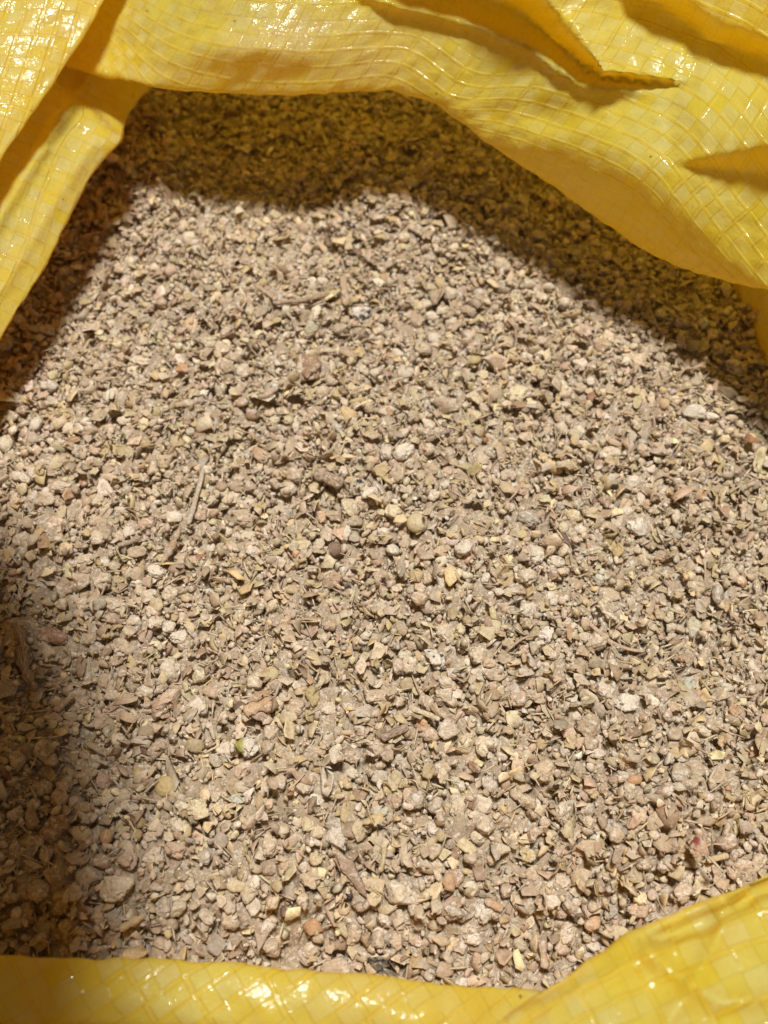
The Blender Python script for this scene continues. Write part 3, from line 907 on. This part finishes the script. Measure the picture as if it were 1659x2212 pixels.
# lumps and flakes: tile -> (x, y, w, h, tint); F in front of the tint marks a flake, D a dark bit
PIECES = {
    1: '1410 45 120 100 tan,1520 80 115 80 tan,1555 170 120 105 pale,870 100 170 90 pale,1460 236 85 40 Fplum,1240 290 110 50 Fpink,1230 350 90 60 Fcream,'
       '745 375 85 110 Fwhite,690 320 80 70 pale,830 350 70 100 Fyell,640 255 160 42 Ftan,300 435 80 62 Fwhite,235 455 60 45 white,310 490 130 30 Fyell,'
       '250 535 80 60 pink,465 555 90 80 pale,640 535 100 60 orange,750 495 120 70 pale,875 470 52 100 Ftan,1195 575 80 80 grey,1180 520 80 50 Frust,'
       '1380 465 80 90 Ftan,430 640 100 48 Forange,885 675 110 62 Fyell,920 762 52 50 Forange,1120 660 110 85 Fyell,1225 705 55 42 Ddark,1535 785 60 62 Folive,'
       '215 780 140 90 pale,80 880 150 100 pale,170 690 80 80 pink,215 885 80 50 Folive,560 705 90 70 pink,475 800 90 80 tan,340 960 150 90 pale,240 1035 140 100 Fpale,'
       '30 1025 80 90 tan,290 1150 150 100 pink,555 1160 120 110 tan,300 1260 90 80 tan,65 1280 150 140 pale,590 1310 120 90 pale,905 1190 140 110 pink,1085 1140 150 110 pale,'
       '785 1240 90 110 white,745 1115 100 52 Fwhite,975 1345 90 70 pale,1270 1125 90 90 pink,1400 950 90 110 brown,1340 1030 90 80 pale,1460 1035 110 90 pale,'
       '1560 1250 170 110 pale,1445 1225 70 80 pale,1530 1135 150 70 Ftan,1470 1325 120 70 tan,1620 1365 110 90 white,1495 1415 60 80 Folive,1335 1330 52 90 white,'
       '1510 880 80 60 tan,1515 950 110 80 Ftan,275 1350 130 80 Fyell,140 1425 70 60 Fyell,500 1420 150 80 pale,850 1390 150 80 Ftan,1205 1420 90 80 orange,1035 825 80 70 Folive',
    2: '405 775 130 110 tan,480 715 130 100 tan,375 915 120 90 brown,740 890 120 110 tan,905 840 110 80 tan,790 375 90 110 white,1010 295 80 90 brown,1165 430 120 90 white,'
       '1095 230 120 90 pale,1150 290 110 80 pale,1265 160 130 110 pale,1465 160 130 100 grey,1400 420 110 100 pale,1290 340 110 80 pale,975 690 130 100 Fwhite,770 690 100 90 pale,'
       '855 705 70 60 Frust,1105 520 110 110 tan,850 565 90 70 orange,925 535 110 70 white,1210 605 80 70 Folive,305 315 100 100 Ftan,1420 830 110 75 pale,960 1065 80 80 pale,'
       '1035 1055 80 100 brown,1135 1015 90 80 tan,1035 970 100 80 Ftan,965 1200 160 150 white,835 1190 100 110 white,730 1160 70 90 pink,1125 1195 90 90 tan,1280 1060 80 70 Folive,'
       '1145 1295 130 110 tan,1265 1310 90 90 pink,1145 1390 105 80 Folive,1240 1400 85 70 white,815 1335 110 100 Fyell,560 1310 70 110 pale,230 1330 130 110 tan,920 1360 130 100 tan,'
       '220 1130 70 100 Ftan,140 1160 110 80 pale,1605 1215 100 120 Ftan,100 755 90 55 pale,40 875 100 45 Ftan,250 505 100 60 pale,270 445 100 52 white',
    3: '350 110 110 100 cream,390 240 100 85 white,345 390 110 100 pale,480 390 100 80 white,510 480 110 60 white,255 365 70 80 tan,380 680 150 70 Ftan,680 545 170 110 pale,'
       '680 650 110 70 Fyell,605 690 80 80 tan,690 770 110 90 Fwhite,825 735 120 110 white,885 845 60 90 white,1310 400 80 70 white,475 110 110 80 tan,820 450 80 110 grey,'
       '645 870 90 90 brown,735 870 70 45 Ddark,340 895 90 80 grey,190 620 110 90 pale,440 960 120 90 yell,800 1075 100 50 Frust,185 1210 120 150 white,560 1190 170 80 pale,'
       '320 1260 140 90 white,110 1390 150 110 pale,610 1380 90 90 mint,725 1375 110 90 Ftan,910 1240 100 120 tan,1340 1300 90 100 Folive,1285 830 90 80 Forange,1060 490 80 80 pale,'
       '930 880 60 60 orange,785 940 110 80 white,480 1045 100 70 white',
    4: '665 190 180 130 tan,300 210 130 110 white,140 290 150 110 white,445 400 100 90 white,315 405 100 90 pale,600 500 170 150 tan,300 590 80 70 pale,350 660 90 90 tan,'
       '120 710 140 60 Fwhite,685 665 90 80 pale,770 650 80 90 Ftan,640 830 140 180 pale,70 880 130 110 pink,180 870 140 110 tan,235 920 200 110 Fcream,720 1030 70 60 white,'
       '70 990 65 42 Ddark,960 780 130 110 tan,1065 800 60 90 Fcream,1260 320 90 150 Fwhite,1260 140 150 110 tan,1480 790 100 70 white,1250 1330 180 180 tan,1130 1260 120 90 Fyell,'
       '240 1380 150 150 tan,605 1250 120 90 white,625 1300 80 42 Ddark,360 1330 130 60 Ftan,690 1155 90 70 Ftan,1120 1120 110 90 Ftan,1500 980 90 80 Forange,410 455 52 130 Forange,'
       '1385 510 55 34 Ddark,1300 1100 110 90 pale',
    5: '360 815 180 130 pale,200 850 140 140 tan,60 215 100 110 Fpale,355 340 100 140 pale,410 480 110 140 Fcream,710 440 150 110 grey,995 400 130 130 tan,1040 560 150 130 Ftan,'
       '1290 200 80 100 tan,495 590 140 100 pink,140 625 130 110 yell,290 945 130 110 white,575 965 110 110 tan,560 1090 130 130 orange,410 1150 150 170 pale,370 1270 120 110 pink,'
       '160 1370 120 130 tan,870 1000 170 110 pink,1290 770 180 130 pale,1060 690 90 110 grey,770 720 90 60 Ddark,1580 700 160 110 pink,540 320 100 90 grey,1560 610 110 70 pale,'
       '1330 405 150 70 Ftan,1105 370 110 80 Ftan,1160 280 110 90 Ftan,450 950 90 70 tan',
    6: '460 135 140 120 pale,240 130 130 120 tan,115 95 110 110 tan,195 215 150 80 Fcream,65 310 130 160 tan,520 290 90 120 grey,665 265 90 90 pink,195 475 130 130 tan,315 500 140 60 Fcream,'
       '500 465 100 110 Fwhite,615 445 140 100 tan,770 430 150 110 tan,910 610 90 120 Fcream,800 590 130 110 grey,1085 255 120 110 orange,1250 300 170 120 pale,1235 50 140 110 pale,'
       '780 50 180 110 tan,1310 790 160 190 pale,1480 770 160 130 pale,905 760 140 110 brown,1035 770 130 130 white,1170 790 120 120 grey,660 720 120 90 Fbrown,795 720 100 110 tan,'
       '800 820 130 90 Fmint,320 920 100 140 cream,580 830 100 150 Fyell,510 1000 170 170 white,660 970 110 150 Fcream,790 1010 80 130 Fpale,60 1060 130 190 tan,370 1150 110 90 Fcream,'
       '320 1025 45 80 Ddark,980 1120 110 160 Fpale,1100 1120 90 100 Ftan,1160 940 130 140 white,1210 990 90 90 Folive,1510 930 150 130 pale,1385 930 80 130 white,1410 1130 90 130 pale,'
       '1275 1110 110 100 pink,1180 1190 120 110 tan,330 1280 190 130 tan,1410 1350 110 120 white,1280 1310 120 130 Forange,115 1320 100 110 Folive,205 1370 100 120 Fgrey,650 1415 110 110 grey,'
       '1590 1290 110 90 tan,1535 640 130 120 white,1310 620 80 70 mint,1220 590 80 140 pale,1130 570 100 110 Folive,1540 130 110 180 Ftan,1610 1090 130 90 pale',
    7: '215 330 120 130 tan,340 340 125 140 tan,1135 385 120 130 white,1235 75 130 110 Folive,1420 85 140 130 white,1250 495 170 150 cream,1450 530 140 190 pale,1380 390 140 110 pale,'
       '1565 335 120 90 pale,1530 235 120 120 pink,1395 230 90 100 tan,470 655 160 110 Folive,690 660 90 110 Folive,740 605 110 100 Fcream,505 720 150 100 tan,445 825 170 90 Ftan,'
       '510 930 210 150 pale,685 1225 120 170 grey,585 1190 110 150 tan,440 1070 130 110 Fpale,180 1040 170 160 tan,255 930 130 110 tan,215 790 110 150 tan,125 710 120 80 Folive,'
       '940 790 180 160 pale,1090 760 150 120 pink,1100 590 150 130 pale,1280 790 130 130 grey,760 830 120 100 pink,850 890 60 70 orange,1180 980 90 100 pale,965 1000 130 110 grey,'
       '1020 1155 130 150 grey,970 1300 90 110 Ftan,1040 1400 80 100 Fwhite,1500 1000 150 90 Fcream,1615 970 90 140 white,1470 1120 110 150 Fpale,1470 1230 130 130 tan,1290 1200 140 110 pale,'
       '1485 1370 60 130 Fcream,360 1280 150 130 tan,560 1420 180 110 tan,35 140 130 160 tan,190 85 130 130 tan,260 165 100 90 tan,475 490 140 100 brown,880 50 150 70 Fwhite,'
       '540 255 110 80 Ftan,780 455 150 80 Fpale,920 655 120 80 tan,1400 700 110 120 Fgrey,330 1130 120 140 tan,20 760 120 150 tan',
    8: '840 420 100 160 white,925 415 100 130 Fpale,620 510 130 150 tan,560 340 80 110 Fyell,285 310 90 130 tan,250 500 130 150 Fgrey,340 610 140 120 pale,470 600 80 110 Ftan,75 610 130 130 tan,'
       '195 640 80 100 Folive,510 730 220 150 tan,660 760 180 80 Fcream,1160 510 110 110 pale,1290 370 150 120 grey,1350 590 140 110 tan,1430 540 140 100 white,1460 675 90 90 pink,'
       '1265 670 90 90 Fpale,1240 760 150 110 Ftan,1365 835 140 70 pale,905 550 90 140 tan,790 550 100 120 tan,1130 780 100 90 grey,50 450 110 130 white,1050 560 100 100 pink,'
       '760 280 110 110 Fcream,160 740 110 60 tan,30 715 70 70 white',
    9: '715 1080 75 80 pink,790 935 80 80 white,520 860 70 60 tan,815 980 70 60 pale,1250 1105 80 60 brown,1600 1280 90 80 white',
    10: '520 1060 80 70 tan,300 1180 85 80 pale,130 1285 60 70 pink,430 1190 90 80 grey,870 1400 90 80 pink,700 1190 60 70 pale,800 1235 60 60 pale,990 1260 60 50 tan,'
        '150 1105 60 50 Fyell,640 1290 60 60 tan',
    11: '450 180 190 190 brown,625 160 150 150 tan,800 165 190 150 tan,620 330 170 160 tan,870 330 200 140 tan,870 450 150 110 brown,440 460 170 150 tan,200 200 180 70 Fyell,1215 490 170 140 white,'
        '1340 510 130 130 white,1430 610 170 150 white,1230 50 200 130 white,930 700 200 200 tan,1080 950 180 170 tan,1150 1090 210 150 pale,1340 1130 210 180 pink,820 1020 180 180 tan,'
        '595 870 110 190 Fbrown,300 720 290 75 Ftan,390 770 150 130 tan,1160 240 180 170 pale,1370 240 190 170 pale,1230 350 150 130 Fcream,1050 600 160 110 Fpale,910 820 140 90 Ftan,'
        '885 1110 190 110 pale,1575 1180 200 180 white,1190 890 70 140 Fpale,1210 1000 80 140 Ftan,470 1040 130 110 tan,580 1070 100 110 tan,660 630 160 130 tan,1100 110 150 130 Ftan,1020 500 110 90 tan',
    12: '970 580 180 160 cream,1070 660 90 180 pale,610 580 180 200 cream,890 760 130 120 white,975 910 130 120 white,1090 870 110 200 tan,1250 970 190 120 Ftan,1600 890 190 190 white,'
        '470 1160 200 160 brown,370 620 90 130 orange,1415 1080 120 90 orange,1535 1090 120 120 cream,1490 430 110 150 Ftan,1320 440 140 140 pale,1555 590 150 150 pink,1185 425 70 80 Ddark,'
        '250 950 130 110 Fpale,620 880 200 80 Ftan,350 850 110 160 pale,625 1000 110 120 pale,870 1130 110 130 pink,1050 1120 90 180 Fgrey,590 760 90 140 white,1510 720 110 120 pale',
    13: '370 340 150 160 pale,450 210 110 120 Folive,575 270 90 100 Fyell,510 340 110 110 cream,800 290 190 120 Frust,930 440 130 80 Fcream,390 910 180 150 grey,240 960 130 160 tan,80 635 150 170 pale,'
        '190 650 170 120 tan,460 720 120 110 pale,385 790 140 110 pale,690 540 190 190 pale,770 620 120 100 tan,900 590 150 100 Ftan,830 720 200 110 Ftan,1020 920 150 140 pink,800 830 100 80 pink,'
        '320 170 170 150 tan,930 130 150 120 tan,790 110 80 130 Fpale,65 800 150 120 Folive,20 330 110 120 Ftan',
}


def tile_px(tile, x, y):
    a, b, s = TILE[tile]
    return (a + x * s) / OFF, (b + y * s) / OFF


def metres_per_px(p):
    return project(p)[2] * 2 * TH / PW


records = []          # everything single: dict(px, py, w, h, ang, kind, tint, name, noun, label)
for t, x, y, w, h, ang, kind, tint, name, noun, label in MARKS:
    if kind == 'skip':
        continue
    px, py = tile_px(t, x, y)
    s = TILE[t][2] / OFF
    records.append(dict(px=px, py=py, w=w * s, h=h * s, ang=ang, kind=kind, tint=tint, name=name, noun=noun, label=label))
sticks = []
for t, pl, w, tint, name, noun, label, fib in STICKS:
    sticks.append(dict(pl=[tile_px(t, *q) for q in pl], w=w * TILE[t][2] / OFF, tint=tint, name=name, noun=noun, label=label, fib=fib))
for t, txt in PIECES.items():
    for e in txt.split(','):
        x, y, w, h, tint = e.split()
        px, py = tile_px(t, float(x), float(y))
        s = TILE[t][2] / OFF
        w, h = float(w) * s, float(h) * s
        kind = {'F': 'flake', 'D': 'dark'}.get(tint[0], 'lump')
        if kind != 'lump':
            tint = tint[1:]
        # the same piece may have been read off two neighbouring tiles
        if any(math.hypot(r['px'] - px, r['py'] - py) < (0.85 if r['noun'] else 0.42) * (max(w, h) + max(r['w'], r['h'])) / 2 + 3 for r in records):
            continue
        if any(min(math.hypot(q[0] - px, q[1] - py) for q in s_['pl']) < 0.4 * max(w, h) for s_ in sticks):
            continue
        records.append(dict(px=px, py=py, w=w, h=h, ang=0, kind=kind, tint=tint, name=None, noun=None, label=None))

# ---- labels that single every piece out, by the landmark next to it
marks = [(r['px'], r['py'], r['noun']) for r in records if r['noun']]
for s_ in sticks:
    q = s_['pl'][len(s_['pl']) // 2]
    marks.append((q[0], q[1], s_['noun']))
COLWORD = {'tan': 'tan', 'pale': 'pale beige', 'white': 'whitish', 'pink': 'pinkish', 'brown': 'brown', 'rust': 'rust-red', 'orange': 'orange-tan', 'olive': 'olive',
           'yell': 'yellowish', 'cream': 'cream', 'grey': 'greyish', 'dark': 'blackish', 'mint': 'mint-white', 'plum': 'purple-brown', 'maroon': 'red-brown'}


def direction(dx, dy):
    a = math.degrees(math.atan2(-dy, dx)) % 360
    return ['right of', 'up and right of', 'above', 'up and left of', 'left of', 'down and left of', 'below', 'down and right of'][int((a + 22.5) // 45) % 8]


used = set(r['label'] for r in records if r['label'])
plain = sorted([r for r in records if not r['label']], key=lambda r: -r['w'] * r['h'])
for r in plain:
    d = sorted((math.hypot(r['px'] - m[0], r['py'] - m[1]), m) for m in marks)
    cw = COLWORD[r['tint']]
    asp = r['w'] / r['h']
    if r['kind'] == 'lump':
        noun, r['name'] = 'lump', 'meal_lump'
        form = 'wide ' if asp > 1.45 else 'upright ' if asp < 0.72 else ''
    elif r['kind'] == 'dark':
        noun, r['name'], form = 'fleck', 'dark_fleck', ''
    else:
        noun, r['name'] = 'hull flake', 'hull_flake'
        form = 'long ' if asp > 1.7 else 'upright ' if asp < 0.75 else ''
    done = None
    for k in range(7):
        dist, m = d[k]
        near = 'just ' if dist < 1.25 * max(r['w'], r['h']) + 20 else ''
        for f in (form, ('large ' if max(r['w'], r['h']) > 62 else 'small ' if max(r['w'], r['h']) < 38 else 'mid-sized ') + form):
            lab = f"{f}{cw} {noun} {near}{direction(r['px'] - m[0], r['py'] - m[1])} {m[2]}"
            if lab not in used and len(lab.split()) <= 16:
                done = lab
                break
        if done:
            break
    r['label'] = done or f"{form}{cw} {noun} between {d[0][1][2]} and {d[1][1][2]}"
    used.add(r['label'])

# ---- build and place them
FILL = {'lump2': 130, 'lump1': 2100, 'flake': 4600, 'chip': 3000, 'sliver': 4400}
tile_seed = 9000


def place(name, V, F, mat, tint, fl, x, y, label, category, group, q=0.72, sink=0.0, uv=None, tintv=None):
    z = drop(V, x, y, q, sink)
    t = np.broadcast_to(np.append(tint, fl), (len(V), 4)) if tintv is None else tintv
    o = link(name, mesh_from(name, V, F, mat, tint=t, uv=uv))
    o.location = (x, y, z)
    o['label'] = label
    o['category'] = category
    if group:
        o['group'] = group
    return o


def frame_at(p):
    """horizontal axes that look level and upright in the picture, and the tilt towards the camera"""
    return np.array([1.0, 0, 0]), np.array([0, 1.0, 0])


records.sort(key=lambda r: r['kind'] in ('flake', 'leaf'))
filled = False
for r in records:
    tile_seed += 1
    if r['kind'] in ('flake', 'leaf') and not filled:
        filled = True
        KO = np.array(keep_out)
        run_bulk(FILL, 3)
    p = on_ground(r['px'], r['py'], 0.0005)
    m = metres_per_px(p)
    a, b = r['w'] * m / 2, r['h'] * m / 2
    kind = r['kind']
    base = (RAW if r['noun'] else TINT_S)[r['tint']] * np.exp(rng.normal(0, 0.05))
    view = p - CAM
    el = math.atan2(-view[2], math.hypot(view[0], view[1]))        # how steeply the camera looks down on it
    ang = math.radians(r['ang'])
    if kind in ('lump', 'speck_blue', 'speck_dark', 'greenrim', 'redspot', 'disc', 'dark'):
        V, F = lump_shape(4 if max(r['w'], r['h']) > 44 else 3, tile_seed, 1.2)
        V = V / np.array([np.abs(V[:, 0]).max(), np.abs(V[:, 1]).max(), np.abs(V[:, 2]).max()])
        c = 0.85 * min(a, b)
        # depth axis stretched so the outline keeps its height when seen at a slant
        bb = math.sqrt(max((b * b - (c * math.cos(el)) ** 2), (0.45 * b) ** 2)) / max(math.sin(el), 0.5)
        V = V * np.array([a, bb, c]) * 1.02
        V = V @ rot_matrix(0, ang, 0).T
        mat = {'speck_blue': M_speck_blue, 'speck_dark': M_speck_dark}.get(kind, M_meal)
        tv = None
        if kind == 'greenrim':
            w = smoothstep((-V[:, 0] / a - 0.25) / 0.25 + 0.3 * Noise(3)(V, 300.0))
            tv = np.c_[base[None] * (1 - w[:, None]) + srgb(178, 172, 88)[None] * w[:, None], w]
        if kind == 'redspot':
            w = smoothstep(1.6 - np.hypot((V[:, 0] / a + 0.15) / 0.35, (V[:, 1] / bb - 0.35) / 0.35))
            tv = np.c_[base[None] * (1 - w[:, None]) + srgb(140, 62, 58)[None] * w[:, None], 0 * w]
        o = place(r['name'], V, F, mat, base, 0.0, p[0], p[1], r['label'], 'fleck' if kind == 'dark' else 'lump',
                  'larger lumps in the meal' if kind == 'lump' else None, q=0.62, sink=(0.05 if r['noun'] else 0.22) * c, tintv=tv)
        if kind == 'disc':
            Vd, Fd = flake_shape(tile_seed, nout=18, rings=4, thick=0.07, curl=0.15, jag=0.06)
            Vd = Vd * 0.42 * a
            od = link('hull_disc', mesh_from('hull_disc', Vd, Fd, M_meal, tint=np.broadcast_to(np.append(TINT['orange'], 1.0), (len(Vd), 4))), o)
            od.location = (0.12 * a, -0.15 * bb, 0.98 * V[:, 2].max())
            od.rotation_euler = (0.5, 0.1, 0)
        rad = max(a, bb)
    elif kind == 'seed':
        V, F = lump_shape(4, tile_seed, smooth=True)
        c = 0.8 * min(a, b)
        V = V * np.array([a, b, c])
        tv = np.broadcast_to(np.append(base, 0.85), (len(V), 4)).copy()
        if 'scar' in r['label']:
            w = smoothstep(1.6 - np.hypot((V[:, 0] / a - 0.55) / 0.16, (V[:, 1] / b + 0.05) / 0.38))
            tv[:, :3] = tv[:, :3] * (1 - w[:, None]) + srgb(82, 52, 46)[None] * w[:, None]
        if 'bean' in r['name']:
            V[:, 2] = np.where(V[:, 2] < -0.3 * c, -0.3 * c, V[:, 2])
        V = V @ rot_matrix(0, ang, 0).T
        place(r['name'], V, F, M_meal, base, 0.9, p[0], p[1], r['label'], 'seed', None, q=0.6, sink=0.2 * c, tintv=tv)
        rad = max(a, b)
    elif kind == 'leaf':
        V, F = flake_shape(tile_seed, nout=26, rings=5, thick=0.03, curl=0.18, jag=0.05)
        V[:, 1] *= np.sqrt(np.clip(1 - (np.abs(V[:, 0]) / 1.08) ** 1.5, 0.03, 1))
        V = V * np.array([a, b * 1.05, a])
        V = V @ rot_matrix(0.5, ang, 0).T
        place(r['name'], V, F, M_speck_dark, base, 0.4, p[0], p[1], r['label'], 'leaf', None, q=0.9)
        rad = 0.7 * a
    else:
        V, F = flake_shape(tile_seed, nout=22, rings=4, thick=0.04, curl=0.6, jag=0.12)
        V = V / np.array([np.abs(V[:, 0]).max(), np.abs(V[:, 1]).max(), np.abs(V[:, :2]).max()])
        tilt = (math.pi / 2 - el) * rng.uniform(0.5, 1.2)
        foreshort = max(math.sin(el + tilt), 0.5)
        V = V * np.array([a, b / foreshort, min(a, b)]) * 0.98
        V = rot_matrix(0, ang, 0) @ V.T
        V = (rot_matrix(tilt, 0, 0) @ V).T @ rot_matrix(rng.normal(0, 0.25), math.pi / 2, -math.pi / 2).T
        place(r['name'], V, F, M_meal, base, 1.0, p[0], p[1], r['label'], 'flake', 'larger hull flakes on the meal' if not r['noun'] else None, q=0.78, sink=0.0)
        rad = max(a, b) * 0.92
    keep_out.append((p[0], p[1], rad + (0.0009 if r['noun'] else 0)))

# ---- sticks, stalks and blades
for s_ in sticks:
    tile_seed += 1
    r_ = np.random.default_rng(tile_seed)
    pts = np.array([on_ground(*q, 0.0012) for q in s_['pl']])
    m = metres_per_px(pts[len(pts) // 2])
    w = s_['w'] * m / 2
    n, k = 30, 12
    C = catmull(pts, n)
    mid = C[n // 2].copy()
    T = np.gradient(C, axis=0)
    T /= np.linalg.norm(T, axis=1)[:, None]
    S = np.cross(T, Z)
    S /= np.linalg.norm(S, axis=1)[:, None]
    B = np.cross(S, T)
    blade = 'blade' in s_['name'] or 'bark' in s_['name']
    thick = 0.32 if blade else 0.72
    V, UVs = [], []
    ridg = 1 + 0.10 * np.sin(np.arange(k) / k * 2 * math.pi * 4 + r_.uniform(0, 6)) + 0.05 * r_.normal(size=k)
    nz = Noise(tile_seed, 1)
    for i in range(n):
        f = i / (n - 1)
        e = 1.0
        if 'blade' in s_['name']:
            e = 1.25 * math.sin(math.pi * (0.12 + 0.87 * f)) ** 0.8
        elif f < 0.05 or f > 0.95:
            e = 0.72
        e *= 1 + 0.10 * float(nz(np.array([[f]]), 1.6)[0]) + (0.16 * float(nz(np.array([[f]]), 5.0)[0]) if 'twig' in s_['name'] else 0.03 * float(nz(np.array([[f]]), 6.0)[0]))
        for j in range(k):
            a = j / k * 2 * math.pi
            V.append(C[i] + w * e * ridg[j] * (math.cos(a) * S[i] + thick * math.sin(a) * B[i] - (0.35 * math.cos(a) ** 2 * B[i] if blade else 0)) - mid)
            UVs.append((f * 3, j / k))
    V = np.array(V)
    ends = [len(V), len(V) + 1]
    V = np.concatenate([V, [V[:k].mean(0) - 0.25 * w * T[0]], [V[-k:].mean(0) + 0.25 * w * T[-1]]])
    UVs += [(0, 0), (3, 0)]
    F = []
    for i in range(n - 1):
        for j in range(k):
            a, b = i * k + j, i * k + (j + 1) % k
            F += [(a, a + k, b + k), (a, b + k, b)]
    for j in range(k):
        F += [(ends[0], j, (j + 1) % k), (ends[1], (n - 1) * k + (j + 1) % k, (n - 1) * k + j)]
    lab = s_['name'].split('_')[-1]
    o = place(s_['name'], V, np.array(F)[:, ::-1], M_fibre if s_['fib'] else M_meal, TINT_S[s_['tint']], 0.35, mid[0], mid[1], s_['label'],
              {'chip': 'wood chip', 'blade': 'leaf', 'piece': 'stem piece'}.get(lab, lab), None, q=0.94, sink=0.0, uv=np.array(UVs))
    for q in C[::3]:
        keep_out.append((q[0], q[1], 1.1 * w + 0.0002))

KO = np.array(keep_out)
run_bulk({'grit': 9500}, 5)

# ------------------------------------------------------------------ the mass of the meal
xs, ys = np.arange(-0.118, 0.1181, 0.0009), np.arange(-0.098, 0.136, 0.0009)
XX, YY = np.meshgrid(xs, ys)
q = np.stack([XX, YY, 0 * XX], -1)
ZZ = ground(XX, YY) + BASE + 0.0006 * Noise(77)(q, 260.0) + 0.0006 * Noise(78)(q, 520.0)
ii = np.arange(XX.size).reshape(XX.shape)
BF = np.stack([ii[:-1, :-1], ii[:-1, 1:], ii[1:, 1:], ii[1:, :-1]], -1).reshape(-1, 4)
BV = np.stack([XX, YY, ZZ], -1).reshape(-1, 3)
allV = np.concatenate(bulkV + [BV])
allC = np.concatenate(bulkC + [np.broadcast_to(np.append(TINT['tan'] * 0.8, 0.0), (len(BV), 4))])
allF = np.concatenate(bulkF)
meal = link('crushed_meal', mesh_from('crushed_meal', allV, [allF, BF + nv], M_meal, tint=allC))
meal['kind'] = 'stuff'
meal['label'] = 'coarse tan crushed meal of crumbs and hulls filling the sack'
meal['category'] = 'meal'
print('meal triangles', len(allF), 'single pieces', len(records) + len(sticks), 'labels', len(used))
